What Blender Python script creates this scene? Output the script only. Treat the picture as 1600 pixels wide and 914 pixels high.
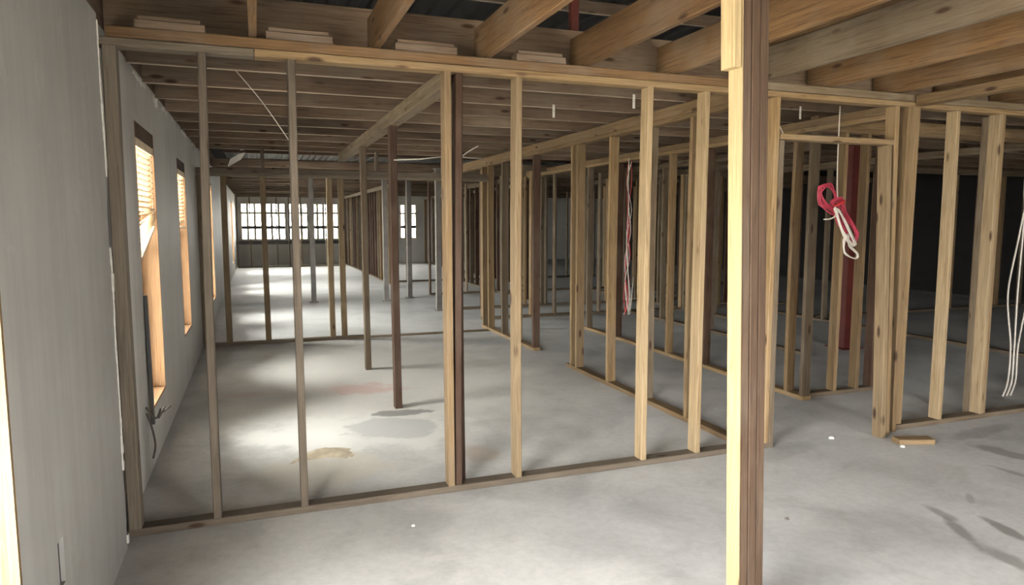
import bpy, math, random
from mathutils import Vector, Matrix, noise as mnoise
R = random.Random(7)
for o in list(bpy.data.objects):
    bpy.data.objects.remove(o)
sc = bpy.context.scene
COL = sc.collection

# ---------------------------------------------------------------- camera
cam_data = bpy.data.cameras.new('camera')
cam_data.sensor_width = 36.0
cam_data.lens = 1077.0 / 1600.0 * 36.0
cam_data.clip_start = 0.05
cam_data.clip_end = 300
cam = bpy.data.objects.new('camera', cam_data)
COL.objects.link(cam)
cam.location = (0, 0, 1.55)
cam.rotation_euler = (math.radians(90 - 5.9), 0, math.radians(-20.3))
sc.camera = cam

# ---------------------------------------------------------------- sky, exposure
world = bpy.data.worlds.new('world')
sc.world = world
world.use_nodes = True
wn = world.node_tree
wn.nodes.clear()
wo = wn.nodes.new('ShaderNodeOutputWorld')
bg = wn.nodes.new('ShaderNodeBackground')
bg.inputs['Color'].default_value = (1.0, 0.965, 0.91, 1)
bg.inputs['Strength'].default_value = 6.0
wn.links.new(bg.outputs[0], wo.inputs[0])
sc.view_settings.view_transform = 'Standard'
sc.view_settings.look = 'None'
sc.view_settings.gamma = 1.0
sc.view_settings.exposure = 3.2
sc.view_settings.use_curve_mapping = False
sc.cycles.max_bounces = 8
sc.cycles.diffuse_bounces = 5
sc.cycles.transparent_max_bounces = 12
sc.cycles.sample_clamp_indirect = 6.0


def portal(loc, rot, sx, sy):
    """Window opening marked as a sky portal: it adds no light of its own."""
    l = bpy.data.lights.new('window_portal', 'AREA')
    l.shape = 'RECTANGLE'
    l.size = sx
    l.size_y = sy
    l.cycles.is_portal = True
    o = bpy.data.objects.new('window_portal', l)
    COL.objects.link(o)
    o.location = loc
    o.rotation_euler = rot
    return o


# ---------------------------------------------------------------- helpers
def tag(o, label=None, cat=None, group=None, kind=None):
    if label: o['label'] = label
    if cat: o['category'] = cat
    if group: o['group'] = group
    if kind: o['kind'] = kind
    return o


def empty(name, loc=(0, 0, 0)):
    o = bpy.data.objects.new(name, None)
    COL.objects.link(o)
    o.location = loc
    o.empty_display_size = 0.1
    return o


def link_mesh(name, me, parent=None):
    o = bpy.data.objects.new(name, me)
    COL.objects.link(o)
    if parent is not None:
        o.parent = parent
    return o


def wloc(parent):
    v = Vector((0, 0, 0))
    while parent is not None:
        v += parent.location
        parent = parent.parent
    return v


def mesh_obj(name, verts, faces, mat, parent=None, smooth=False):
    """verts in world coordinates; the origin goes to the middle of the base"""
    xs = [v[0] for v in verts]; ys = [v[1] for v in verts]; zs = [v[2] for v in verts]
    c = Vector(((min(xs) + max(xs)) / 2, (min(ys) + max(ys)) / 2, min(zs)))
    me = bpy.data.meshes.new(name)
    me.from_pydata([tuple(Vector(v) - c) for v in verts], [], faces)
    me.materials.append(mat)
    if smooth:
        for p in me.polygons: p.use_smooth = True
    me.update()
    o = link_mesh(name, me, parent)
    o.location = c - wloc(parent)
    return o


BF = [(0, 3, 2, 1), (4, 5, 6, 7), (0, 1, 5, 4), (1, 2, 6, 5), (2, 3, 7, 6), (3, 0, 4, 7)]


def box_vf(x0, x1, y0, y1, z0, z1, V, Fc):
    n = len(V)
    V += [(x0, y0, z0), (x1, y0, z0), (x1, y1, z0), (x0, y1, z0), (x0, y0, z1), (x1, y0, z1), (x1, y1, z1), (x0, y1, z1)]
    Fc += [tuple(n + i for i in f) for f in BF]


def boxes(name, lst, mat, parent=None):
    V, Fc = [], []
    for b in lst: box_vf(*b, V, Fc)
    return mesh_obj(name, V, Fc, mat, parent)


_bm = {}


def board_mesh(w, t, L, mat, var):
    """chamfered plank standing on the origin along +Z, with a slight bow"""
    key = (round(w, 4), round(t, 4), round(L, 3), mat.name, var)
    if key in _bm: return _bm[key]
    c = min(0.004, t * 0.15)
    a, b = w / 2, t / 2
    ring = [(-a + c, -b), (a - c, -b), (a, -b + c), (a, b - c), (a - c, b), (-a + c, b), (-a, b - c), (-a, -b + c)]
    seg = 1 if var == 0 else 6
    V, Fc = [], []
    rr = random.Random(var * 31 + 5)
    bx, by = rr.uniform(-.007, .007), rr.uniform(-.007, .007)
    tw = rr.uniform(-.04, .04)
    for i in range(seg + 1):
        u = i / seg
        s = math.sin(u * math.pi)
        ca, sa = math.cos(tw * (u - .5)), math.sin(tw * (u - .5))
        for (x, y) in ring:
            V.append((x * ca - y * sa + (bx * s if var else 0), x * sa + y * ca + (by * s if var else 0), L * u))
    for i in range(seg):
        for j in range(8):
            k = (j + 1) % 8
            Fc.append((i * 8 + j, i * 8 + k, i * 8 + 8 + k, i * 8 + 8 + j))
    Fc.append(tuple(range(7, -1, -1)))
    Fc.append(tuple(seg * 8 + j for j in range(8)))
    me = bpy.data.meshes.new('board')
    me.from_pydata(V, [], Fc)
    me.materials.append(mat)
    _bm[key] = me
    return me


def board(name, p0, p1, w, t, wdir, mat, parent=None, var=0):
    """plank from p0 to p1 (centre line), width w along wdir, thickness t"""
    p0, p1 = Vector(p0), Vector(p1)
    z = (p1 - p0); L = z.length; z.normalize()
    x = Vector(wdir); x = (x - z * x.dot(z)).normalized()
    y = z.cross(x)
    o = link_mesh(name, board_mesh(w, t, L, mat, var), parent)
    o.rotation_euler = Matrix((x, y, z)).transposed().to_euler()
    o.location = p0 - wloc(parent)
    return o


def tube(name, pts, r, mat, parent=None, n=6, sub=4):
    """smooth tube through the points (Catmull-Rom)"""
    P = [Vector(p) for p in pts]
    Q = []
    for i in range(len(P) - 1):
        a = P[max(i - 1, 0)]; b = P[i]; c = P[i + 1]; d = P[min(i + 2, len(P) - 1)]
        for k in range(sub):
            t = k / sub
            Q.append(0.5 * ((2 * b) + (c - a) * t + (2 * a - 5 * b + 4 * c - d) * t * t + (3 * b - a - 3 * c + d) * t ** 3))
    Q.append(P[-1])
    V, Fc = [], []
    up = Vector((0.13, 0.21, 1)).normalized()
    for i, q in enumerate(Q):
        tdir = (Q[min(i + 1, len(Q) - 1)] - Q[max(i - 1, 0)])
        if tdir.length < 1e-6: tdir = Vector((0, 0, 1))
        tdir.normalize()
        s = tdir.cross(up)
        if s.length < 0.05: s = tdir.cross(Vector((1, 0, 0)))
        s.normalize(); u2 = s.cross(tdir)
        for j in range(n):
            an = 2 * math.pi * j / n
            V.append(tuple(q + s * (r * math.cos(an)) + u2 * (r * math.sin(an))))
    for i in range(len(Q) - 1):
        for j in range(n):
            k = (j + 1) % n
            Fc.append((i * n + j, i * n + k, i * n + n + k, i * n + n + j))
    Fc.append(tuple(range(n - 1, -1, -1)))
    Fc.append(tuple((len(Q) - 1) * n + j for j in range(n)))
    return mesh_obj(name, V, Fc, mat, parent, smooth=True)


# ---------------------------------------------------------------- materials
def new_mat(name, rough=0.7):
    m = bpy.data.materials.new(name)
    m.use_nodes = True
    nt = m.node_tree
    b = nt.nodes['Principled BSDF']
    b.inputs['Roughness'].default_value = rough
    return m, nt, b


def N(nt, typ, **kw):
    n = nt.nodes.new(typ)
    for k, v in kw.items(): setattr(n, k, v)
    return n


def mix_rgb(nt, blend, fac, a, b):
    n = nt.nodes.new('ShaderNodeMix')
    n.data_type = 'RGBA'; n.blend_type = blend
    for sock, v in ((n.inputs[0], fac), (n.inputs[6], a), (n.inputs[7], b)):
        if hasattr(v, 'is_linked') or hasattr(v, 'links'):
            nt.links.new(v, sock)
        else:
            sock.default_value = v
    return n.outputs[2]


def ramp(nt, src, stops):
    r = nt.nodes.new('ShaderNodeValToRGB')
    el = r.color_ramp.elements
    el[0].position = stops[0][0]; el[0].color = stops[0][1]
    el[1].position = stops[-1][0]; el[1].color = stops[-1][1]
    for p, c in stops[1:-1]:
        e = el.new(p); e.color = c
    nt.links.new(src, r.inputs[0])
    return r.outputs[0]


def g(v): return (v, v, v, 1)


def noise_n(nt, vec, scale, detail=3, rough=.55, dist=0):
    n = nt.nodes.new('ShaderNodeTexNoise')
    n.inputs['Scale'].default_value = scale
    n.inputs['Detail'].default_value = detail
    n.inputs['Roughness'].default_value = rough
    n.inputs['Distortion'].default_value = dist
    nt.links.new(vec, n.inputs['Vector'])
    return n.outputs['Fac']


def vmath(nt, op, a, b):
    n = nt.nodes.new('ShaderNodeVectorMath'); n.operation = op
    for s, v in ((n.inputs[0], a), (n.inputs[1], b)):
        if hasattr(v, 'links'): nt.links.new(v, s)
        else: s.default_value = v
    return n.outputs[0]


def scaled_n(nt, mask, k):
    mm = N(nt, 'ShaderNodeMath', operation='MULTIPLY'); mm.inputs[1].default_value = k
    nt.links.new(mask, mm.inputs[0]); return mm.outputs[0]


def wood(name, light, dark, rough=0.75, weather=0.3, under=None):
    light = tuple(v * WS for v in light[:3]) + (1,)
    dark = tuple(v * WS for v in dark[:3]) + (1,)
    m, nt, b = new_mat(name, rough)
    tc = N(nt, 'ShaderNodeTexCoord')
    oi = N(nt, 'ShaderNodeObjectInfo')
    rnd = N(nt, 'ShaderNodeMath', operation='MULTIPLY'); rnd.inputs[1].default_value = 73.0
    nt.links.new(oi.outputs['Random'], rnd.inputs[0])
    cx = N(nt, 'ShaderNodeCombineXYZ')
    for i in range(3): nt.links.new(rnd.outputs[0], cx.inputs[i])
    v = vmath(nt, 'ADD', tc.outputs['Object'], cx.outputs[0])
    vs = vmath(nt, 'MULTIPLY', v, (14, 14, 0.7))
    g1 = noise_n(nt, vs, 4.0, 5, .6, .8)
    vs2 = vmath(nt, 'MULTIPLY', v, (60, 60, 1.6))
    g2 = noise_n(nt, vs2, 3.0, 3, .6, .3)
    big = noise_n(nt, v, 2.2, 3, .6)
    c = ramp(nt, g1, [(.30, dark), (.48, tuple((light[i] * .75 + dark[i] * .25) for i in range(3)) + (1,)), (.68, light)])
    c = mix_rgb(nt, 'MULTIPLY', .55, c, ramp(nt, g2, [(.35, g(.52)), (.6, g(1))]))
    # weather blotches
    c = mix_rgb(nt, 'MIX', ramp(nt, big, [(.45, g(0)), (.75, g(weather))]), c, (.21, .185, .155, 1))
    # knots
    vk = vmath(nt, 'MULTIPLY', v, (7, 7, 2.2))
    vo = N(nt, 'ShaderNodeTexVoronoi'); vo.inputs['Scale'].default_value = 1.3
    nt.links.new(vk, vo.inputs['Vector'])
    k = ramp(nt, vo.outputs['Distance'], [(.075, g(1)), (.16, g(0))])
    c = mix_rgb(nt, 'MIX', k, c, (.055, .03, .018, 1))
    # board to board tone
    t = ramp(nt, oi.outputs['Random'], [(0, (.70, .66, .62, 1)), (.5, (.92, .90, .88, 1)), (1, (1.12, 1.08, 1.0, 1))])
    c = mix_rgb(nt, 'MULTIPLY', 1.0, c, t)
    if under:   # paler downward faces: light bounced off the floor, put into the colour
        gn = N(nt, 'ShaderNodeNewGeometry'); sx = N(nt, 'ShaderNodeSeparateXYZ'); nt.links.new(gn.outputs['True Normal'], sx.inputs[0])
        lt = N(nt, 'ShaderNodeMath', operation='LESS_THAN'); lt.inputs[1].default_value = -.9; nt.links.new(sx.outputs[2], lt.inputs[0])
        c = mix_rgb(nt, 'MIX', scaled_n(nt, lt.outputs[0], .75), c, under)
    nt.links.new(c, b.inputs['Base Color'])
    bp = N(nt, 'ShaderNodeBump'); bp.inputs['Strength'].default_value = .25; bp.inputs['Distance'].default_value = .004
    nt.links.new(g2, bp.inputs['Height']); nt.links.new(bp.outputs[0], b.inputs['Normal'])
    b.inputs['Specular IOR Level'].default_value = .25
    return m


WS = .42      # overall wood reflectance
M = {}
M['pine'] = wood('pine_lumber', (.62, .44, .24, 1), (.33, .20, .095, 1))
M['pine_pale'] = wood('pale_pine_lumber', (.72, .56, .35, 1), (.47, .32, .17, 1), weather=.15)
M['pine_dust'] = wood('dusty_pine_lumber', (.40, .315, .215, 1), (.22, .16, .105, 1), weather=.5)
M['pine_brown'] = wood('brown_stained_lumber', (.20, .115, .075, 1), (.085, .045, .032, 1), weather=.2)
M['joist'] = wood('orange_joist_lumber', (.46, .28, .135, 1), (.23, .125, .06, 1), weather=.5)
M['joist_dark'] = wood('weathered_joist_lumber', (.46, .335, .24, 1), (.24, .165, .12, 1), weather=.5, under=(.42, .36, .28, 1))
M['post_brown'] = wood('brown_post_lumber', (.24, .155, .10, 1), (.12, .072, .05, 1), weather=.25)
M['post_lit'] = wood('window_lit_lumber', (1.15, .92, .52, 1), (.9, .68, .36, 1), weather=.05)  # lit copy of the post wood, window light put into the colour
M['plate_grey'] = wood('dust_grey_lumber', (.40, .34, .27, 1), (.25, .205, .16, 1), weather=.5)


def plain(name, col, rough=.6, metal=0., var=.25, scale=6., bump=0.):
    m, nt, b = new_mat(name, rough)
    tc = N(nt, 'ShaderNodeTexCoord')
    f = noise_n(nt, tc.outputs['Object'], scale, 4, .6)
    c = mix_rgb(nt, 'MULTIPLY', 1.0, tuple(col) + (1,), ramp(nt, f, [(.3, g(1 - var)), (.7, g(1))]))
    nt.links.new(c, b.inputs['Base Color'])
    b.inputs['Metallic'].default_value = metal
    if bump:
        bp = N(nt, 'ShaderNodeBump'); bp.inputs['Strength'].default_value = bump; bp.inputs['Distance'].default_value = .01
        nt.links.new(f, bp.inputs['Height']); nt.links.new(bp.outputs[0], b.inputs['Normal'])
    return m


M['steel'] = plain('grey_painted_steel', (.20, .185, .17), .6, .0, .4)
M['red_steel'] = plain('red_primer_steel', (.12, .016, .010), .6, .0, .5)
M['deck'] = plain('dark_corrugated_metal', (.028, .028, .033), .6, .15, .5)
M['white_paint'] = plain('white_window_paint', (.72, .70, .66), .5, 0, .15)
M['cream_paint'] = plain('cream_window_paint', (.66, .60, .45), .55, 0, .25)
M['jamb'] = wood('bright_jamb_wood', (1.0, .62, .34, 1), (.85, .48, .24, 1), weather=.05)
M['blind'] = plain('beige_blind_slat', (.74, .60, .42), .55, 0, .25)
M['paper'] = plain('torn_gypsum_paper', (.66, .64, .59), .9, 0, .3, 30)
M['wire_white'] = plain('white_cable', (.62, .58, .52), .45, 0, .1)
M['wire_pink'] = plain('pink_red_cable', (.50, .05, .09), .4, 0, .2)
M['wire_red'] = plain('red_cable', (.50, .03, .03), .4, 0, .2)
M['wire_dark'] = plain('dark_wire', (.10, .085, .075), .6, 0, .2)
M['dark_metal'] = plain('dark_sash_track', (.07, .07, .07), .5, .2, .2)
M['outer_dark'] = plain('dark_sheathing', (.012, .011, .010), .95, 0, .5, 3)
M['earth'] = plain('outside_ground', (.62, .58, .50), .95, 0, .3, 1)
M['hedge'] = plain('outside_hedge', (.12, .17, .07), .95, 0, .5, 5)
M['sand'] = plain('tan_dust', (.50, .43, .32), .95, 0, .35, 14, .4)
M['box_blue'] = plain('dark_hole', (.03, .03, .03), .8)

# painted gypsum board
def drywall(nm, k):
    m, nt, b = new_mat(nm, .62)
    tc = N(nt, 'ShaderNodeTexCoord')
    geo = N(nt, 'ShaderNodeNewGeometry')
    pos = geo.outputs['Position']
    f1 = noise_n(nt, pos, .9, 4, .6)
    f2 = noise_n(nt, vmath(nt, 'MULTIPLY', pos, (1, 6, .5)), 2.2, 4, .6)
    f3 = noise_n(nt, pos, 7, 5, .65, .5)
    c = ramp(nt, f1, [(.3, (.27 * k, .268 * k, .255 * k, 1)), (.7, (.355 * k, .352 * k, .338 * k, 1))])
    c = mix_rgb(nt, 'MULTIPLY', .5, c, ramp(nt, f2, [(.35, g(.80)), (.6, g(1))]))
    c = mix_rgb(nt, 'MIX', ramp(nt, f3, [(.60, g(0)), (.78, g(.35))]), c, (.44 * k, .435 * k, .42 * k, 1))
    nt.links.new(c, b.inputs['Base Color'])
    bp = N(nt, 'ShaderNodeBump'); bp.inputs['Strength'].default_value = .12; bp.inputs['Distance'].default_value = .01
    nt.links.new(f3, bp.inputs['Height']); nt.links.new(bp.outputs[0], b.inputs['Normal'])
    return m


M['drywall'] = drywall('grey_painted_drywall', 1.0)
M['drywall_lit'] = drywall('lit_grey_painted_drywall', 1.5)  # lighter copy of the same drywall, stands in for missing room light

# glass: thin pane
m = bpy.data.materials.new('window_glass'); m.use_nodes = True
nt = m.node_tree; nt.nodes.clear()
out = N(nt, 'ShaderNodeOutputMaterial'); tr = N(nt, 'ShaderNodeBsdfTransparent'); gl = N(nt, 'ShaderNodeBsdfGlossy')
gl.inputs['Roughness'].default_value = .05
tr.inputs[0].default_value = (.90, .91, .90, 1)     # tint darkened to dim the daylight on the floor
fr = N(nt, 'ShaderNodeFresnel'); fr.inputs[0].default_value = 1.4
mx = N(nt, 'ShaderNodeMixShader')
nt.links.new(fr.outputs[0], mx.inputs[0]); nt.links.new(tr.outputs[0], mx.inputs[1]); nt.links.new(gl.outputs[0], mx.inputs[2])
nt.links.new(mx.outputs[0], out.inputs[0])
M['glass'] = m

# concrete floor
m, nt, b = new_mat('bare_concrete', .5)
geo = N(nt, 'ShaderNodeNewGeometry'); pos = geo.outputs['Position']
L1 = noise_n(nt, pos, .55, 5, .6, .4)
L2 = noise_n(nt, pos, 2.3, 6, .65, .8)
L3 = noise_n(nt, pos, 22, 5, .7)
c = ramp(nt, L1, [(.30, (.40, .405, .41, 1)), (.5, (.49, .495, .49, 1)), (.72, (.54, .54, .53, 1))])
c = mix_rgb(nt, 'MULTIPLY', .7, c, ramp(nt, L2, [(.32, g(.70)), (.5, g(.95)), (.68, g(1.08))]))
c = mix_rgb(nt, 'MULTIPLY', .5, c, ramp(nt, L3, [(.35, g(.82)), (.6, g(1.03))]))


def blob(cx, cy, rx, ry, rot=0., warp=.45, soft=.25, wscale=1.6):
    """mask of an irregular stain on the floor, 1 inside, 0 outside"""
    s = vmath(nt, 'SUBTRACT', pos, (cx, cy, 0))
    mp = N(nt, 'ShaderNodeMapping'); mp.vector_type = 'POINT'
    mp.inputs['Rotation'].default_value = (0, 0, rot)
    nt.links.new(s, mp.inputs['Vector'])
    q = vmath(nt, 'MULTIPLY', mp.outputs[0], (1 / rx, 1 / ry, 0))
    ln = N(nt, 'ShaderNodeVectorMath', operation='LENGTH'); nt.links.new(q, ln.inputs[0])
    nn = noise_n(nt, pos, wscale * 2, 4, .6)
    ad = N(nt, 'ShaderNodeMath', operation='MULTIPLY_ADD'); ad.inputs[1].default_value = warp * 3; nt.links.new(nn, ad.inputs[0])
    nt.links.new(ln.outputs['Value'], ad.inputs[2])
    lim = 1 + warp * 1.5
    return ramp(nt, ad.outputs[0], [(0, g(1)), ((lim - soft) / 3, g(1)), (lim / 3, g(0)), (1, g(0))]) if False else _rng(ad.outputs[0], lim, soft)


def _rng(src, lim, soft):
    mr = N(nt, 'ShaderNodeMapRange'); mr.interpolation_type = 'SMOOTHSTEP'
    mr.inputs['From Min'].default_value = lim - soft; mr.inputs['From Max'].default_value = lim
    mr.inputs['To Min'].default_value = 1; mr.inputs['To Max'].default_value = 0
    nt.links.new(src, mr.inputs['Value'])
    return mr.outputs[0]


def scaled(mask, k):
    mm = N(nt, 'ShaderNodeMath', operation='MULTIPLY'); mm.inputs[1].default_value = k
    nt.links.new(mask, mm.inputs[0]); return mm.outputs[0]


# pale plaster dust ring with a grey middle, tan film, pink chalk, damp marks at the right
c = mix_rgb(nt, 'MIX', scaled(blob(1.1, 6.8, 2.3, 2.9, 0, .3, .6), .55), c, (.70, .68, .63, 1))  # broad pale dust film, also lightened to stand for light in the left room
c = mix_rgb(nt, 'MIX', scaled(blob(.62, 5.05, .95, .55, .1, .55, .35), .6), c, (.66, .66, .64, 1))
c = mix_rgb(nt, 'MIX', scaled(blob(.92, 5.08, .36, .30, .3, .5, .2), .7), c, (.40, .41, .415, 1))
c = mix_rgb(nt, 'MIX', scaled(blob(.36, 4.33, .52, .34, -.1, .35, .3), .5), c, (.50, .46, .385, 1))
c = mix_rgb(nt, 'MIX', scaled(blob(1.35, 4.3, .16, .22, 0, .4, .5), .5), c, (.33, .25, .18, 1))
c = mix_rgb(nt, 'MIX', scaled(blob(.85, 6.4, .5, .28, .3, .7, .6, 3), .45), c, (.55, .27, .24, 1))
c = mix_rgb(nt, 'MIX', scaled(blob(-.1, 6.5, .3, .12, .3, .7, .6, 3), .3), c, (.5, .3, .25, 1))
c = mix_rgb(nt, 'MIX', scaled(blob(1.05, 5.45, .30, .09, .1, .6, .3, 3), .7), c, (.15, .15, .145, 1))
for (cx_, cy_, rx_, ry_, an_, k_) in ((3.37, 2.52, .13, .045, 80, .55), (3.26, 2.32, .22, .05, 62, .65), (3.20, 2.05, .20, .075, 80, .6), (3.50, 2.27, .20, .05, 75, .75),
                                    (3.72, 2.62, .12, .03, 40, .4), (4.67, 3.08, .28, .10, 100, .6), (4.35, 2.78, .22, .035, 95, .5), (4.95, 3.45, .55, .10, 10, .35), (3.3, 3.6, .5, .12, 20, .2)):
    c = mix_rgb(nt, 'MIX', scaled(blob(cx_, cy_, rx_, ry_, -math.radians(an_), .45, .55, 2.4), k_), c, (.15, .14, .125, 1))
c = mix_rgb(nt, 'MIX', scaled(blob(1.6, 2.0, .5, .10, -.2, .8, .5), .3), c, (.24, .235, .20, 1))
nt.links.new(c, b.inputs['Base Color'])
rr = ramp(nt, L2, [(.3, g(.50)), (.7, g(.78))])
nt.links.new(rr, b.inputs['Roughness'])
bp = N(nt, 'ShaderNodeBump'); bp.inputs['Strength'].default_value = .2; bp.inputs['Distance'].default_value = .01
nt.links.new(L2, bp.inputs['Height']); nt.links.new(bp.outputs[0], b.inputs['Normal'])
M['concrete'] = m

# ---------------------------------------------------------------- setting
X0, X1, Y0, Y1 = -.66, 14.0, -4.0, 26.0
ZC = 2.45      # underside of the joists
JH = .26       # joist depth
tag(boxes('floor', [(X0 - .2, X1 + .2, Y0 - .2, Y1 + .2, -.15, 0)], M['concrete']), 'bare grey concrete floor with pale dust and damp stains', kind='structure')
tag(boxes('ground', [(-40, 50, -40, 70, -.5, -.2)], M['earth']), 'pale ground outside the building', kind='structure')

# left wall with its window holes (y0, y1, z0, z1)
LW = [(-2.4, -1.2, .34, 2.15), (.35, 2.13, .34, 2.15), (4.70, 5.52, .34, 2.15), (7.05, 7.80, .47, 2.13), (9.62, 10.42, .42, 1.98),  # first hole is unseen and added for daylight, second is sized for light
      (11.2, 12.3, .3, 2.15), (15.6, 16.6, .3, 2.15), (17.2, 18.2, .3, 2.15), (21.6, 22.9, .3, 2.15)]


def wall_boxes(lo, hi, holes, z0, z1, fx):
    out = []; y = lo
    for (a, bb, c0, c1) in holes:
        out.append(fx(y, a, z0, z1)); out.append(fx(a, bb, z0, c0)); out.append(fx(a, bb, c1, z1)); y = bb
    out.append(fx(y, hi, z0, z1))
    return out


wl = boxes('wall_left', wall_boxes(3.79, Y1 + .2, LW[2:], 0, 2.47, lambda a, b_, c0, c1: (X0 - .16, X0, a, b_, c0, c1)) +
           wall_boxes(Y0 - .2, 3.79, LW[:2], 0, 2.47, lambda a, b_, c0, c1: (X0 - .16, X0 - .02, a, b_, c0, c1)), M['drywall_lit'])
tag(wl, 'long grey painted left wall with window openings', kind='structure')
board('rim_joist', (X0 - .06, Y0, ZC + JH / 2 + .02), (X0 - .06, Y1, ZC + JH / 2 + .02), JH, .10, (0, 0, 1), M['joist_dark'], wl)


# near gypsum board, ragged where it was cut off beside the first partition
def ragged_panel(name, xf, th, ys, ye, z0, z1, hole, mat, parent):
    V, Fc = [], []
    n = 46
    edge = []
    for i in range(n + 1):
        z = z0 + (z1 - z0) * i / n
        d = mnoise.noise(Vector((z * 3.1, 4.2, 0))) * .022 + mnoise.noise(Vector((z * 14, 1.2, 0))) * .010
        edge.append((ye + d, z))
    y_in = ye - .12
    # strip with ragged edge
    for (x) in (xf, xf - th):
        for (y, z) in edge:
            V.append((x, y_in, z)); V.append((x, y, z))
    m2 = 2 * (n + 1)
    for i in range(n):
        a = 2 * i
        Fc.append((a, a + 2, a + 3, a + 1)); Fc.append((m2 + a, m2 + a + 1, m2 + a + 3, m2 + a + 2))
        Fc.append((a + 1, a + 3, m2 + a + 3, m2 + a + 1))
    h = hole
    for bb in ((xf - th, xf, ys, h[0], z0, z1), (xf - th, xf, h[0], h[1], z0, h[2]), (xf - th, xf, h[0], h[1], h[3], z1),
               (xf - th, xf, h[1], y_in, z0, .375), (xf - th, xf, h[1], y_in, .53, z1),
               (xf - th, xf, h[1], 2.465, .375, .53), (xf - th, xf, 2.53, y_in, .375, .53)):
        box_vf(*bb, V, Fc)
    return mesh_obj(name, V, Fc, mat, parent)


XN = -.627
rp = ragged_panel('drywall_panel', XN, .0128, -.85, 3.585, 0, 2.46, LW[1], M['drywall'], wl)
boxes('outlet_cutout', [(XN - .052, XN - .0135, 2.46, 2.535, .37, .535)], M['box_blue'], wl)
board('wall_stud', (X0 - .001, 3.62, 0), (X0 - .001, 3.62, 2.40), .10, .038, (0, 1, 0), M['pine_dust'], wl, 0)
# torn white paper along the cut edge and along the top of the far board
V, Fc = [], []
for i in range(60):
    z = .05 + i * .04
    y = 3.585 + mnoise.noise(Vector((z * 3.1, 4.2, 0))) * .022 + mnoise.noise(Vector((z * 14, 1.2, 0))) * .010
    if mnoise.noise(Vector((z * 2.2, 9, 3))) > -.12:
        w = .008 + .030 * abs(mnoise.noise(Vector((z * 9, 2, 8))))
        box_vf(XN - .002, XN + .0022 + w * .25, y - w * .6, y + w * .5, z - .021, z + .022, V, Fc)
mesh_obj('torn_paper', V, Fc, M['paper'], wl)
V, Fc = [], []
for i in range(240):
    y = 3.95 + i * .021
    if mnoise.noise(Vector((y * 1.7, 2, 3))) > .02:
        h = .012 + .085 * abs(mnoise.noise(Vector((y * 9, 2, 1))))
        box_vf(X0, X0 + .004 + h * .5 * abs(mnoise.noise(Vector((y * 23, 2, 1)))), y, y + .021, 2.45 - h * 1.3, 2.45 - h * .2, V, Fc)
mesh_obj('torn_top_edge', V, Fc, M['paper'], wl)

# window reveals: light wood lining, frame, sash bars, pane
for i, (a, bb, c0, c1) in enumerate(LW):
    w = tag(empty('window_%d' % (i + 1), (X0 - .1, (a + bb) / 2, c0)), kind='structure')
    xf = (XN - .001) if i == 1 else X0 + .001
    xo = X0 - .16
    t = .018
    for (nm, bx) in (('jamb', (xo, xf, a, a + t, c0, c1)), ('jamb', (xo, xf, bb - t, bb, c0, c1)), ('head', (xo, xf, a + t, bb - t, c1 - (.09 if i in (2, 3) else t), c1)),
                     ('window_sill', (xo, xf, a + t, bb - t, c0, c0 + t))):
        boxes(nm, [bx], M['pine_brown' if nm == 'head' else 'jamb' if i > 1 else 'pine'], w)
    xg = X0 - .135
    zm = (c0 + c1) / 2 + .12
    fw = .035
    boxes('window_frame', [(xg - .02, xg + .02, a + t, a + t + fw, c0 + t, c1 - t), (xg - .02, xg + .02, bb - t - fw, bb - t, c0 + t, c1 - t),
                           (xg - .02, xg + .02, a + t + fw, bb - t - fw, c0 + t, c0 + t + fw), (xg - .02, xg + .02, a + t + fw, bb - t - fw, c1 - t - fw, c1 - t)],
          M['white_paint'], w)
    boxes('meeting_rail', [(xg - .022, xg + .03, a + t + fw, bb - t - fw, zm - .02, zm + .02)], M['dark_metal'] if i < 4 else M['white_paint'], w)
    if i > 1:
        boxes('pane', [(xg - .004, xg - .001, a + t + fw, bb - t - fw, zm + .02, c1 - t - fw)], M['glass'], w)
        boxes('pane', [(xg - .004, xg - .001, a + t + fw, bb - t - fw, c0 + t + fw, zm - .02)], M['glass'], w)  # at the crooked-blind window this pane is added to dim the floor
    portal((X0 - .165, (a + bb) / 2, (c0 + c1) / 2), (0, math.radians(-90), 0), c1 - c0, bb - a)

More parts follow.
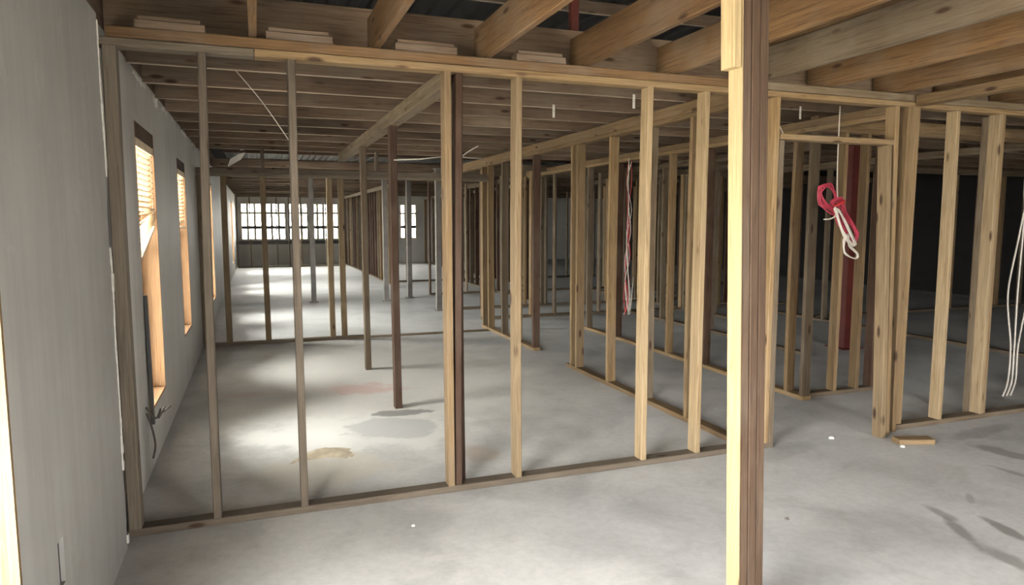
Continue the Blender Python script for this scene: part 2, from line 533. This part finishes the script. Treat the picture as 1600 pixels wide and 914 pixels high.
# far wall: panelled below, a row of windows above
FW = [(-.50, .22), (.30, 1.02), (1.10, 1.78), (1.90, 2.52), (2.62, 3.3), (5.1, 5.75), (6.5, 7.15)]
fwz = (.88, 2.2)
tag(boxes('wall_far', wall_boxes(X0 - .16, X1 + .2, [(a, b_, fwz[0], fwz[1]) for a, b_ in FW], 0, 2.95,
                                 lambda a, b_, c0, c1: (a, b_, Y1, Y1 + .16, c0, c1)), M['drywall_lit']), 'far end wall with a row of windows', kind='structure')
for i, (a, b_) in enumerate(FW):
    w = tag(empty('window_%d' % (i + 1 + len(LW)), ((a + b_) / 2, Y1 + .08, fwz[0])), kind='structure')
    y0, y1 = Y1 - .02, Y1 + .06
    f = .05
    boxes('window_frame', [(a, a + f, y0, y1, *fwz), (b_ - f, b_, y0, y1, *fwz), (a + f, b_ - f, y0, y1, fwz[0], fwz[0] + f), (a + f, b_ - f, y0, y1, fwz[1] - f, fwz[1])],
          M['cream_paint'], w)
    for u in (.33, .66):
        xm = a + (b_ - a) * u
        boxes('mullion', [(xm - .04, xm + .04, y0 + .01, y1, fwz[0] + f, fwz[1] - f)], M['cream_paint'], w)
    boxes('sash_bar', [(a + f, b_ - f, y0 - .012, y0 + .008, 1.28, 1.39)], M['dark_metal'], w)
    boxes('sash_bar', [(a + f, b_ - f, y0 - .012, y0 + .008, 1.80, 1.88)], M['cream_paint'], w)
    boxes('pane', [(a + f, b_ - f, Y1 + .10, Y1 + .103, fwz[0] + f, fwz[1] - f)], M['glass'], w)
    portal(((a + b_) / 2, Y1 + .165, 1.54), (math.radians(-90), 0, 0), b_ - a, fwz[1] - fwz[0])
tag(boxes('trim_1', [(X0, 3.4, Y1 - .09, Y1 - .001, .74, .86)], M['dark_metal']), 'dark sill band under the far windows', kind='structure')

# back wall behind the camera with an opening added to light the right side, right wall
BO = [(2.8, 4.8, 0.4, 2.2)]
tag(boxes('wall_back', wall_boxes(X0 - .16, X1 + .2, BO, 0, 2.95, lambda a, b_, c0, c1: (a, b_, Y0 - .16, Y0, c0, c1)), M['drywall']), 'wall behind the viewer with an opening added for daylight', kind='structure')
for (a, b_, c0, c1) in BO:
    portal(((a + b_) / 2, Y0 - .165, (c0 + c1) / 2), (math.radians(90), 0, 0), b_ - a, c1 - c0)
tag(boxes('wall_right', [(X1, X1 + .16, Y0 - .2, Y1 + .2, 0, 3.3)], M['outer_dark']), 'dark sheathed wall far to the right', kind='structure')
tag(boxes('trim_2', [(X0 - .16, X0, Y0, Y1, 2.72, 3.35), (X0, X1, Y0 - .16, Y0, 2.95, 3.35), (X0, X1, Y1, Y1 + .16, 2.95, 3.35)], M['outer_dark']), 'dark boards closing the eaves', kind='structure')

tag(boxes('added_overhang', [(X0 - 1.15, X0 - .16, Y0 - .2, 4.1, 2.56, 2.64), (X0 - .5, X0 - .16, 4.1, Y1 + .9, 2.56, 2.64), (X0, X1, Y1 + .16, Y1 + .9, 2.56, 2.64)], M['white_paint']), 'unseen eaves soffit added to shade the windows', kind='structure')  # overhang put in out of view to block steep sky light

# metal roof deck, corrugated, with its joists
V, Fc = [], []
per, amp, zd = .16, .028, 3.22
nx = int((X1 - X0 + .5) / per)
prof = []
for i in range(nx):
    x = X0 - .2 + i * per
    prof += [(x, zd), (x + per * .4, zd), (x + per * .5, zd + amp), (x + per * .9, zd + amp)]
prof.append((X0 - .2 + nx * per, zd))
for (x, z) in prof:
    V += [(x, Y0 - .2, z), (x, Y1 + .2, z)]
for i in range(len(prof) - 1):
    Fc.append((2 * i, 2 * i + 1, 2 * i + 3, 2 * i + 2))
n0 = len(V)
V += [(X0 - .2, Y0 - .2, zd + .1), (X1 + .2, Y0 - .2, zd + .1), (X1 + .2, Y1 + .2, zd + .1), (X0 - .2, Y1 + .2, zd + .1)]
Fc.append((n0, n0 + 1, n0 + 2, n0 + 3))
ceil = tag(mesh_obj('ceiling', V, Fc, M['deck']), 'open joist ceiling under a dark corrugated metal deck', kind='structure')

JY = 3.93
JN = .20      # depth of the joists running towards the viewer
k = 0
for i in range(0, 22):
    x = .019 + .61 * i
    dz = {5: -.012, 6: .0, 7: 0}.get(i, 0)
    board('joist', (x, Y0, ZC + JN / 2 + dz), (x, JY, ZC + JN / 2 + dz), JN, .038, (0, 0, 1), M['joist'] if i != 5 else M['pine_dust'], ceil, 0)
board('joist', (3.05 + .04 + .019, -1.5, ZC + JN / 2 + .03), (3.109, JY, ZC + JN / 2 + .03), JN, .038, (0, 0, 1), M['joist'], ceil, 0)
ys = [3.95 + .019, 4.56, 5.17, 5.78, 6.39, 7.0, 7.61, 8.22, 8.83, 9.44, 12.4, 12.9, 13.2, 15.2, 16.4, 17.6, 18.8, 20.0, 21.2, 22.4, 23.6, 24.8]
for j, y in enumerate(ys):
    jd = JH if y < 12 else .12
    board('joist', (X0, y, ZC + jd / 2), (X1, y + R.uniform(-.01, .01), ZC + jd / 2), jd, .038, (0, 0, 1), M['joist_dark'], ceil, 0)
# purlins carrying the deck, and struts from the joists up to them
for y in (-2.5, -.6, 1.4, 3.3, 4.9, 7.4, 9.9, 12.4, 14.9, 17.4, 19.9, 22.4):
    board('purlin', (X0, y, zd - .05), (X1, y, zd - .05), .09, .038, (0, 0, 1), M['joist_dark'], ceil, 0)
board('attic_strut', (1.90, 4.03, ZC + JH), (1.90, 4.03, zd), .055, .04, (1, 0, 0), M['red_steel'], ceil, 0)


# ---------------------------------------------------------------- partitions
def stud(parent, x, y, along, z1=2.35, z0=.038, mat='pine', ply=1, top=None, name='stud', turned=False):
    """2x4 stud whose low corner (least x, least y) is at x, y; 'along' is the run of the wall"""
    t, w = .038 * ply, .089
    if turned: t, w = w, t
    if along == 'x': cx, cy, wd = x + t / 2, y + w / 2, (0, 1, 0)
    else: cx, cy, wd = x + w / 2, y + t / 2, (1, 0, 0)
    tx, ty = top if top else (R.uniform(-.006, .006), R.uniform(-.004, .004))
    return board(name, (cx, cy, z0), (cx + tx, cy + ty, z1), w, t, wd, M[mat], parent, R.choice([1, 2, 3, 4]))


def plate(parent, name, a, b_, z, along, perp, mat='pine', t=.038, w=.089):
    """flat plate from a to b along the run, its low side edge at perp, its underside at z"""
    if along == 'x': p0, p1, wd = (a, perp + w / 2, z + t / 2), (b_, perp + w / 2, z + t / 2), (0, 1, 0)
    else: p0, p1, wd = (perp + w / 2, a, z + t / 2), (perp + w / 2, b_, z + t / 2), (1, 0, 0)
    return board(name, p0, p1, w, t, wd, M[mat], parent, 0)


def partition(label, loc, group=None):
    return tag(empty('stud_partition', loc), label, 'partition', group)


# P1: the long foreground partition across the picture
YP = 3.70
p1 = partition('long open stud partition crossing the whole foreground, with a doorway right of the nearest post', (X0 + .02, YP, 0))
plate(p1, 'sole_plate', X0 + .022, 3.28, 0, 'x', YP, 'plate_grey')
plate(p1, 'sole_plate', 4.42, 7.4, 0, 'x', YP, 'pine_dust')
plate(p1, 'top_plate', X0 + .005, .02, 2.354, 'x', YP, 'plate_grey')
plate(p1, 'top_plate', .024, 7.4, 2.354, 'x', YP, 'pine')
plate(p1, 'upper_top_plate', X0 + .045, 2.9, 2.394, 'x', YP, 'joist', .05)
plate(p1, 'upper_top_plate', 2.905, 7.4, 2.394, 'x', YP, 'pine_dust', .05)
for x, mt, pl in ((-.639, 'plate_grey', 1.5), (-.255, 'plate_grey', 1), (.175, 'plate_grey', 1), (.985, 'pine', 1), (1.395, 'pine_pale', 1),
                  (2.245, 'pine_pale', 1), (2.65, 'pine_pale', 1), (3.205, 'pine', 1), (4.85, 'pine_pale', 1), (5.30, 'pine_pale', 1), (5.95, 'pine', 1), (6.55, 'pine', 1), (7.1, 'pine', 1)):
    stud(p1, x, YP, 'x', 2.354, .038, mt, pl, top=(.02, 0) if x < 0 and x > -.6 else None)
stud(p1, 1.075, YP + .095, 'x', 2.354, .0, 'pine_brown', 1)
stud(p1, 1.03, YP + .012, 'x', 2.354, .0385, 'pine_brown', 1, top=(.02, 0))
stud(p1, 5.34, YP + .01, 'x', 2.354, .038, 'pine', 1)
stud(p1, 5.36, YP + .10, 'x', 2.354, .0, 'pine_dust', 1)
# doorway: jack stud kicked forward at its foot, king stud, corner stud, low header
stud(p1, 3.245, YP, 'x', 2.08, .038, 'pine_dust', 1, top=(0, 0), name='jack_stud')
board('jack_stud', (4.168, 3.63, 0), (4.20, YP + .04, 2.08), .089, .038, (0, 1, 0), M['pine_pale'], p1, 2)
stud(p1, 4.262, YP - .05, 'x', 2.354, 0, 'pine', 1, top=(-.02, .05), name='king_stud')
stud(p1, 4.36, YP - .02, 'x', 2.354, 0, 'pine', 1, top=(.0, .02), name='king_stud')
stud(p1, 4.405, YP + .02, 'x', 2.354, 0, 'pine', 1, turned=True, name='corner_stud', top=(0, -.01))
plate(p1, 'door_header', 3.245, 4.26, 2.085, 'x', YP, 'pine')
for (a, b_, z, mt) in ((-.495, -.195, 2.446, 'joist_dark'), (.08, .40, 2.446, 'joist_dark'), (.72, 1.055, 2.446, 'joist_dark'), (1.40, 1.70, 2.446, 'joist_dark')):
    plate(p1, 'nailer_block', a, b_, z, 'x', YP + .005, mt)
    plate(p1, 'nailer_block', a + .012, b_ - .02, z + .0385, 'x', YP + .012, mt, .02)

# sole plate remnant at the corner
sp = board('plate_scrap', (4.16, 3.48, .019), (4.40, 3.40, .019), .089, .038, (0, 1, 0), M['pine'])
tag(sp, 'short scrap of wall plate on the floor at the doorway corner studs', 'lumber scrap')

# P2: posts under a plate running away from the triple stud
p2 = partition('line of widely spaced posts running away from the double stud of the foreground partition, no floor plate', (1.03, 3.9, 0))
plate(p2, 'top_plate', 3.80, 9.19, 2.31, 'y', 1.02, 'pine_dust', .05)
plate(p2, 'top_plate', 3.80, 9.19, 2.3605, 'y', 1.02, 'pine_dust', .05)
for (x, y, mt, pl) in ((1.035, 5.58, 'pine_brown', 1), (1.03, 7.18, 'pine_dust', 1)):
    stud(p2, x, y, 'x', 2.31, 0, mt, 1.5, top=(-.01, 0))

# P3
p3 = partition('stud partition running away behind the foreground studs, its pale floor plate broken by a doorway', (3.06, 6.4, 0))
plate(p3, 'sole_plate', 3.80, 6.62, 0, 'y', 3.07, 'pine')
plate(p3, 'sole_plate', 7.56, 9.6, 0, 'y', 3.07, 'pine')
plate(p3, 'top_plate', 3.80, 13.0, 2.32, 'y', 3.07, 'pine')
plate(p3, 'top_plate', 3.80, 13.0, 2.3585, 'y', 3.07, 'pine', .085)
for y, mt in ((3.84, 'pine'), (4.42, 'pine'), (5.03, 'pine_dust'), (5.70, 'pine'), (6.38, 'pine'), (6.42 + .08, 'pine'), (7.57, 'pine_brown'), (8.15, 'pine'), (8.68, 'pine_dust'), (9.25, 'pine'), (9.52, 'pine')):
    stud(p3, 3.07, y, 'y', 2.32, .038, mt, 1)

# P4
p4 = partition('second receding stud partition further right, parallel to the one with the broken floor plate', (4.4, 6.2, 0))
plate(p4, 'sole_plate', 4.62, 8.9, 0, 'y', 4.40, 'pine')
plate(p4, 'top_plate', 3.90, 11.2, 2.30, 'y', 4.40, 'pine')
plate(p4, 'top_plate', 3.90, 11.2, 2.3385, 'y', 4.40, 'pine', .06)
for y, mt in ((4.63, 'pine_dust'), (4.82, 'pine'), (5.45, 'pine_brown'), (6.05, 'pine_brown'), (6.75, 'pine'), (7.35, 'pine_dust'), (7.95, 'pine_brown'), (8.8, 'pine_dust')):
    stud(p4, 4.40, y, 'y', 2.30, .038, mt, 1)

# P5
p5 = partition('short stud wall seen through the doorway, right behind the hanging cable coil', (4.8, 4.7, 0))
plate(p5, 'sole_plate', 4.495, 5.3, 0, 'x', 4.68, 'pine_dust')
plate(p5, 'top_plate', 4.495, 8.2, 2.31, 'x', 4.68, 'pine')
plate(p5, 'top_plate', 4.495, 8.2, 2.3485, 'x', 4.68, 'pine', .09)
for x, mt in ((4.50, 'pine'), (4.80, 'pine'), (5.06, 'pine'), (5.24, 'pine_brown')):
    stud(p5, x, 4.68, 'x', 2.31, .038, mt, 1)

# P6
p6 = partition('thin stud partition crossing the far side of the dusty room at the left', (.4, 9.2, 0))
plate(p6, 'sole_plate', X0 + .005, 1.3, 0, 'x', 9.20, 'pine_dust')
plate(p6, 'sole_plate', 1.305, 3.05, 0, 'x', 9.20, 'pine_dust', .018)
plate(p6, 'top_plate', X0 + .005, 3.05, 2.10, 'x', 9.20, 'plate_grey')
plate(p6, 'top_plate', X0 + .005, 3.05, 2.1385, 'x', 9.20, 'plate_grey', .06)
for x, mt in ((-.655, 'pine_dust'), (-.39, 'pine_pale'), (.07, 'pine_pale'), (.87, 'pine_pale'), (1.02, 'pine_pale')):
    stud(p6, x, 9.20, 'x', 2.10, .038, mt, 1.8)


for x in (.09, 1.5, 2.4):
    stud(p6, x, 9.20, 'x', ZC, 2.199, 'pine_dust', 1, name='cripple_stud')


def run(label, along, perp, a, b_, step, zt=2.35, sole=True, mats=('pine_dust', 'pine', 'pine_brown'), skip=()):
    p = partition(label, ((a + b_) / 2, perp, 0) if along == 'x' else (perp, (a + b_) / 2, 0))
    if sole: plate(p, 'sole_plate', a, b_, 0, along, perp, 'pine_dust')
    plate(p, 'top_plate', a, b_, zt, along, perp, 'pine_dust')
    plate(p, 'top_plate', a, b_, zt + .0385, along, perp, 'pine_dust', .055)
    v = a; i = 0
    while v < b_ - .05:
        if i not in skip:
            vv = v + R.uniform(-.03, .03)
            vv = min(max(vv, a), b_ - .04)
            if along == 'x': stud(p, vv, perp, 'x', zt, .038 if sole else 0, R.choice(mats), 1)
            else: stud(p, perp, vv, 'y', zt, .038 if sole else 0, R.choice(mats), 1)
        v += step; i += 1
    return p


run('dense far stud wall lining the right side of the left corridor', 'y', 3.02, 16.0, 25.9, .41)
run('stud wall with doorway gap crossing behind the second receding partition', 'x', 10.3, 3.3, 9.5, .41, skip=(1, 7, 8))
run('dim receding stud wall deep in the middle rooms', 'y', 5.9, 6.2, 10.2, .61, skip=(0, 4))
run('far crossing stud wall deep behind the middle rooms', 'x', 14.2, 3.4, 11, .41, skip=(3, 4, 11))
run('remote receding stud wall ending at the far windows', 'y', 5.9, 15.0, 25.5, .61)
run('dim receding stud wall behind the red steel column', 'y', 8.2, 5.2, 13.5, .61, skip=(2, 3, 8))
run('dark stud wall crossing at the far right', 'x', 8.6, 8.3, 13.9, .61, skip=(4,))

run('pale thin stud wall framing in front of the far end windows', 'x', 24.6, -.6, 2.9, .41, 2.35, mats=('pine', 'plate_grey'))
run('brown stud wall crossing behind the broken-plate partition at middle depth', 'x', 11.6, 3.3, 8.0, .41, skip=(5,))
run('dim receding stud wall two rooms right of the middle', 'y', 7.0, 9.0, 14.0, .41)
run('dusky crossing stud wall in the deepest middle rooms', 'x', 17.5, 3.2, 9.0, .41, skip=(2,))
run('brown receding stud wall between the middle rooms', 'y', 4.9, 11.7, 17.4, .41, skip=(3, 4))
# stub plate over the doorway corner running back towards the viewer
pl = board('wall_plate', (4.46, -1.5, 2.40), (4.46, 3.69, 2.40), .089, .07, (1, 0, 0), M['pine'])
tag(pl, 'lone top plate under the joists running from the doorway corner studs towards the viewer', 'plate')

# ---------------------------------------------------------------- nearest post
np_ = tag(empty('wooden_post', (1.72, 2.1, 0)), 'large three-ply wooden post standing nearest, its left side brightly lit', 'post')
for i in range(3):
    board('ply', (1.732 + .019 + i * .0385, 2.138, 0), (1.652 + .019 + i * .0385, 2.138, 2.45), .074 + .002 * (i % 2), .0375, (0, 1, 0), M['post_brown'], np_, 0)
board('lit_face_strip', (1.7290, 2.138, 0), (1.6490, 2.138, 2.45), .0765, .005, (0, 1, 0), M['post_lit'], np_, 0)  # thin pale strip paints the window light on the left face
board('packing_block', (1.639, 2.138, 2.10), (1.627, 2.138, 2.45), .0765, .036, (0, 1, 0), M['post_lit'], np_, 0)

# ---------------------------------------------------------------- steel columns
def steel_column(x, y, label, mat='steel', s=.09, z1=2.45):
    t = tag(empty('steel_column', (x, y, 0)), label, 'column')
    boxes('shaft', [(x - s / 2, x + s / 2, y - s / 2, y + s / 2, .012, z1 - .012)], M[mat], t)
    boxes('base_plate', [(x - s * .9, x + s * .9, y - s * .9, y + s * .9, 0, .012)], M[mat], t)
    boxes('cap_plate', [(x - s * .8, x + s * .8, y - s * .8, y + s * .8, z1 - .012, z1)], M[mat], t)
    return t


steel_column(1.0, 13.7, 'slim grey column alone in the middle of the left corridor')
steel_column(2.35, 13.45, 'grey column left of the reddish brown post, deep in the hall')
steel_column(2.9, 13.85, 'dark grey column just right of the reddish brown post, deep in the hall')
steel_column(2.95, 11.65, 'grey column directly left of the foreground double stud')
steel_column(6.75, 6.45, 'dark red steel column behind the hanging cable coil', 'red_steel', .17)

# ---------------------------------------------------------------- blinds
def blind(y0, y1, ztop, zbot, label, slant):
    t = tag(empty('window_blind', (X0 - .026, (y0 + y1) / 2, zbot)), label, 'blind')
    x = X0 - .026
    boxes('head_rail', [(x - .025, x + .025, y0, y1, ztop - .05, ztop)], M['blind'], t)
    n = int((ztop - zbot - .06) / .036)
    for i in range(n):
        z = ztop - .07 - i * .036
        u = i / max(n - 1, 1)
        dz = slant * max(0, u - .55) * 1.6
        me_t = .0025
        V = []
        for (yy, zz) in ((y0 + .01, z), (y1 - .01, z + dz)):
            V += [(x - .018, yy, zz - .010), (x + .018, yy, zz + .010), (x + .018, yy, zz + .010 + me_t), (x - .018, yy, zz - .010 + me_t)]
        mesh_obj('slat', V, [(0, 1, 2, 3), (7, 6, 5, 4), (0, 4, 5, 1), (1, 5, 6, 2), (2, 6, 7, 3), (3, 7, 4, 0)], M['blind'], t)
    z = ztop - .07 - n * .036
    V = []
    for (yy, zz) in ((y0 + .01, z), (y1 - .01, z + slant * .72)):
        V += [(x - .015, yy, zz - .015), (x + .015, yy, zz - .015), (x + .015, yy, zz), (x - .015, yy, zz)]
    mesh_obj('bottom_rail', V, [(0, 1, 2, 3), (7, 6, 5, 4), (0, 4, 5, 1), (1, 5, 6, 2), (2, 6, 7, 3), (3, 7, 4, 0)], M['blind'], t)
    for yy in (y0 + .12, y1 - .12):
        zb = z + slant * .72 * (yy - y0) / (y1 - y0)
        tube('cord', [(x + .02, yy, ztop - .05), (x + .021, yy, (zb + ztop) / 2), (x + .02, yy, zb)], .0015, M['white_paint'], t, 4, 2)
    return t


blind(4.725, 5.495, 2.055, 1.28, 'beige slatted blind hanging crooked in the nearest framed window of the left wall', .30)
blind(7.075, 7.775, 2.035, 1.50, 'beige slatted blind in the second window beyond the foreground partition', .0)

# dark track leaning out of the near window, loose wires under it
tr_ = tag(board('window_track', (X0 + .02, 4.68, .30), (X0 + .012, 4.70, 1.10), .035, .02, (0, 1, 0), M['dark_metal']), 'dark loose sash track hanging at the left edge of the crooked-blind window', 'window part')
tag(tube('loose_wire', [(X0 + .004, 4.55, .44), (X0 + .05, 4.58, .36), (X0 + .07, 4.64, .40), (X0 + .05, 4.70, .33), (X0 + .07, 4.80, .37), (X0 + .05, 4.88, .32), (X0 + .09, 4.95, .34)], .006, M['wire_dark']),
    'kinked dark wire sticking out of the left wall below the crooked-blind window', 'wire')
tag(tube('loose_wire', [(X0 + .004, 4.56, .40), (X0 + .03, 4.54, .32), (X0 + .05, 4.50, .22), (X0 + .04, 4.46, .15)], .006, M['wire_dark']),
    'short dark wire drooping down the left wall behind the first stud', 'wire')

# ---------------------------------------------------------------- cables
def hang_wire(name, pts, r, mat, label, cat='wire'):
    return tag(tube(name, pts, r, M[mat], None, 5, 5), label, cat)


# coil: world point from the picture at the depth of the doorway wires (y = 4.2)
def loops(center, ax, ay, n, r, mat, name, parent, tilt, seed, twist=.0):
    rr = random.Random(seed)
    c = Vector(center)
    for k in range(n):
        a = ax * rr.uniform(.75, 1.1); bq = ay * rr.uniform(.5, 1.25)
        off = Vector((rr.uniform(-.012, .012), rr.uniform(-.03, .03), rr.uniform(-.015, .015)))
        tl = tilt + rr.uniform(-.16, .16)
        pts = []
        for i in range(13):
            t = 2 * math.pi * i / 12
            u, v = a * math.cos(t), bq * math.sin(t)
            # pinch the ring near its top end
            v *= .35 + .65 * (1 - math.cos(t)) / 2 if twist > 0 else 1
            pts.append(c + off + Vector((u * math.cos(tl) - v * math.sin(tl), .02 * math.sin(2 * t + k), u * math.sin(tl) + v * math.cos(tl))))
        tube(name, pts, r, M[mat], parent, 5, 3)


YC = 4.3
def strands(parent, pts, spread, n, r, mat, seed):
    rr = random.Random(seed)
    for k in range(n):
        o = [Vector((rr.uniform(-1, 1), rr.uniform(-.6, .6), rr.uniform(-1, 1))) * spread for _ in pts]
        q = [Vector(p) + o[i] for i, p in enumerate(pts)]
        q.append(q[0])
        tube('cable_loop', q, r, M[mat], parent, 5, 4)


coil = tag(empty('cable_coil', (4.35, YC, 1.60)), 'bundle of pink-red cable looped up and hanging in the doorway', 'cable')
strands(coil, [(4.17, YC, 1.80), (4.20, YC, 1.70), (4.31, YC, 1.63), (4.40, YC + .01, 1.62), (4.36, YC + .02, 1.74), (4.27, YC, 1.83)], .022, 8, .0062, 'wire_pink', 3)
strands(coil, [(4.30, YC, 1.70), (4.36, YC - .02, 1.58), (4.45, YC - .02, 1.45), (4.55, YC, 1.38), (4.57, YC, 1.46), (4.47, YC, 1.60), (4.38, YC, 1.72)], .020, 9, .0062, 'wire_pink', 5)
tube('cable_tie', [(4.29, YC - .03, 1.66), (4.34, YC - .045, 1.69), (4.40, YC - .03, 1.71)], .012, M['wire_red'], coil, 6, 3)
tube('hanging_lead', [(4.34, YC, 2.45), (4.34, YC, 2.1), (4.345, YC, 1.9), (4.36, YC, 1.72)], .0045, M['wire_white'], coil, 5, 4)
wc = tag(empty('cable_coil', (4.4, YC - .05, 1.40)), 'bundle of white cable dangling below the pink-red one in the doorway', 'cable')
strands(wc, [(4.28, YC - .06, 1.66), (4.33, YC - .06, 1.52), (4.42, YC - .06, 1.40), (4.50, YC - .06, 1.36), (4.44, YC - .06, 1.48), (4.33, YC - .06, 1.62)], .012, 4, .006, 'wire_white', 8)
strands(wc, [(4.38, YC - .06, 1.40), (4.39, YC - .06, 1.30), (4.50, YC - .06, 1.25), (4.53, YC - .06, 1.29), (4.44, YC - .06, 1.36), (4.42, YC - .06, 1.44)], .010, 3, .006, 'wire_white', 9)
tube('cable_end', [(4.30, YC - .06, 1.60), (4.24, YC - .06, 1.57), (4.17, YC - .06, 1.565)], .006, M['wire_white'], wc, 5, 3)

hang_wire('hanging_wire', [(-.098, 4.56, 2.47), (.065, 4.56, 2.27), (.224, 4.56, 2.03)], .003, 'wire_white', 'thin wire slanting down between the two leftmost foreground studs')
hang_wire('hanging_wire', [(1.05, 5.55, 2.035), (1.25, 5.5, 2.045), (1.5, 5.6, 2.08), (1.9, 5.9, 2.10)], .004, 'wire_white', 'pale wire strung sideways from the reddish brown post')
hang_wire('hanging_wire', [(1.105, 3.87, 1.90), (1.19, 4.0, 1.955), (1.27, 4.02, 2.0)], .004, 'wire_white', 'short pale wire end poking out beside the foreground double stud')
hang_wire('hanging_wire', [(4.62, 3.965, 2.46), (4.63, 3.95, 2.36), (4.68, 3.95, 2.27), (4.76, 3.95, 2.22)], .006, 'wire_white', 'curved white wire end hanging right of the doorway corner studs')
hang_wire('hanging_wire', [(5.2, 3.97, 2.46), (5.22, 4.0, 2.38), (5.28, 4.02, 2.33)], .004, 'wire_white', 'small pale wire at the top of the rightmost foreground stud')
hang_wire('hanging_wire', [(3.42, 3.97, 2.46), (3.33, 3.99, 2.36), (3.20, 4.0, 2.30)], .004, 'wire_white', 'pale wire slanting above the doorway beside the nearest post')
hang_wire('hanging_wire', [(3.88, 4.55, 2.455), (3.98, 4.56, 2.32), (4.05, 4.56, 2.22)], .0035, 'wire_white', 'short wire slanting above the door header left of the coil lead')
for k, (dx, lab) in enumerate(((0, 'pale cable hanging to the floor at the right edge, middle of the three'), (.05, 'pale cable at the right edge, outermost of the three'), (-.05, 'pale cable at the right edge, innermost of the three'))):
    hang_wire('hanging_cable', [(6.34 + dx, 4.15, 2.45), (6.33 + dx, 4.15 + dx, 1.9), (6.33 + dx, 4.15, 1.4), (6.32 + dx, 4.15 - dx, .9), (6.33 + dx, 4.15, .45), (6.30 + dx, 4.13, .14), (6.20 + dx, 4.1, .008)],
              .008, 'wire_white', lab, 'cable')
tg = tag(empty('wire_tangle', (4.38, 7.6, .9)), 'tangle of red and white wires hanging between the middle studs', 'wire')
for k in range(7):
    rr = random.Random(k + 40)
    pts = [(4.37 + rr.uniform(-.03, .03), 7.62 + rr.uniform(-.04, .04), z + rr.uniform(-.04, .04)) for z in (2.3, 2.0, 1.7, 1.4, 1.1, .85, .6, .4)]
    if k % 2: pts = pts[2:] + [(pts[-1][0] + .05, pts[-1][1], .85)]
    tube('wire_strand', pts, .005, M['wire_red' if k % 3 == 0 else 'wire_white'], tg, 4, 4)

# white hanger tabs under the far joists
for (x, y, lab) in ((2.62, 4.54, 'white hanger strap under the joists left of the nearest post'), (2.25, 5.15, 'white hanger strap under the joists behind the sixth foreground stud'),
                    (4.15, 4.54, 'white hanger strap above the doorway')):
    tag(boxes('hanger_strap', [(x - .01, x + .01, y - .022, y - .0195, 2.37, 2.47)], M['paper']), lab, 'strap')

# broken pieces of ceiling board hanging beyond the far partition
def scrap(name, c, sx, sz, rot, label):
    a, b_ = sx / 2, sz / 2
    me = bpy.data.meshes.new(name)
    V = [(-a, -.006, -b_), (a * .7, -.006, -b_ * .8), (a, -.006, b_ * .6), (a * .2, -.006, b_), (-a * .9, -.006, b_ * .7)]
    V += [(x, .006, z) for x, _, z in V]
    me.from_pydata(V, [], [(0, 1, 2, 3, 4), (9, 8, 7, 6, 5)] + [(i, i + 5, (i + 1) % 5 + 5, (i + 1) % 5) for i in range(5)])
    me.materials.append(M['paper'])
    o = link_mesh(name, me)
    o.location = c; o.rotation_euler = rot
    return tag(o, label, 'board scrap')


scrap('ceiling_board_scrap', (-.22, 10.6, 2.43), .26, .20, (1.0, -.5, .5), 'larger broken white ceiling board piece dangling beyond the far left partition')
scrap('ceiling_board_scrap', (-.06, 10.62, 2.60), .22, .12, (1.1, -.2, .3), 'smaller pale ceiling board piece caught between the joists beyond the far left partition')

# low ridge of tan dust left on the floor of the left room
V, Fc = [], []
n = 18
cx, cy = .36, 4.66
for i in range(n + 1):
    for j in range(n + 1):
        u, v = i / n * 2 - 1, j / n * 2 - 1
        rr_ = max(0, 1 - math.sqrt(u * u + v * v) * (1 + .3 * mnoise.noise(Vector((u * 2, v * 2, 3)))))
        h = .035 * rr_ ** 1.5 + .012 * rr_ * mnoise.noise(Vector((u * 5, v * 5, 1)))
        V.append((cx + u * .20 + .05 * v, cy + v * .11 - .12 * u * u, max(h, 0) + .0005))
for i in range(n):
    for j in range(n):
        a = i * (n + 1) + j
        if max(V[q][2] for q in (a, a + 1, a + n + 1, a + n + 2)) < .0012: continue
        Fc.append((a, a + n + 1, a + n + 2, a + 1))
tag(mesh_obj('dust_pile', V, Fc, M['sand'], smooth=True), 'low heap of tan dust on the floor behind the second foreground stud', 'dust pile', kind='stuff')
# small debris crumbs
for (x, y, s, lab) in ((3.82, 3.72, .022, 'small white crumb on the floor left of the doorway corner studs'), (2.55, 2.75, .012, 'tiny dark pebble on the bare floor right of the nearest post'),
                       (4.13, 3.40, .02, 'white crumb beside the wall plate scrap'), (.70, 3.35, .012, 'tiny pale crumb in front of the foreground floor plate')):
    V = [(x + s * math.cos(a) * (1 + .3 * math.sin(3 * a)), y + s * math.sin(a), z) for z in (0.0005,) for a in [i * math.pi / 3 for i in range(6)]]
    V += [(x + s * .6 * math.cos(a), y + s * .5 * math.sin(a), s * .7) for a in [i * math.pi / 3 for i in range(6)]]
    tag(mesh_obj('debris', V, [(5, 4, 3, 2, 1, 0), (6, 7, 8, 9, 10, 11)] + [(i, (i + 1) % 6, (i + 1) % 6 + 6, i + 6) for i in range(6)], M['paper'] if 'white' in lab or 'pale' in lab else M['wire_dark']), lab, 'debris')
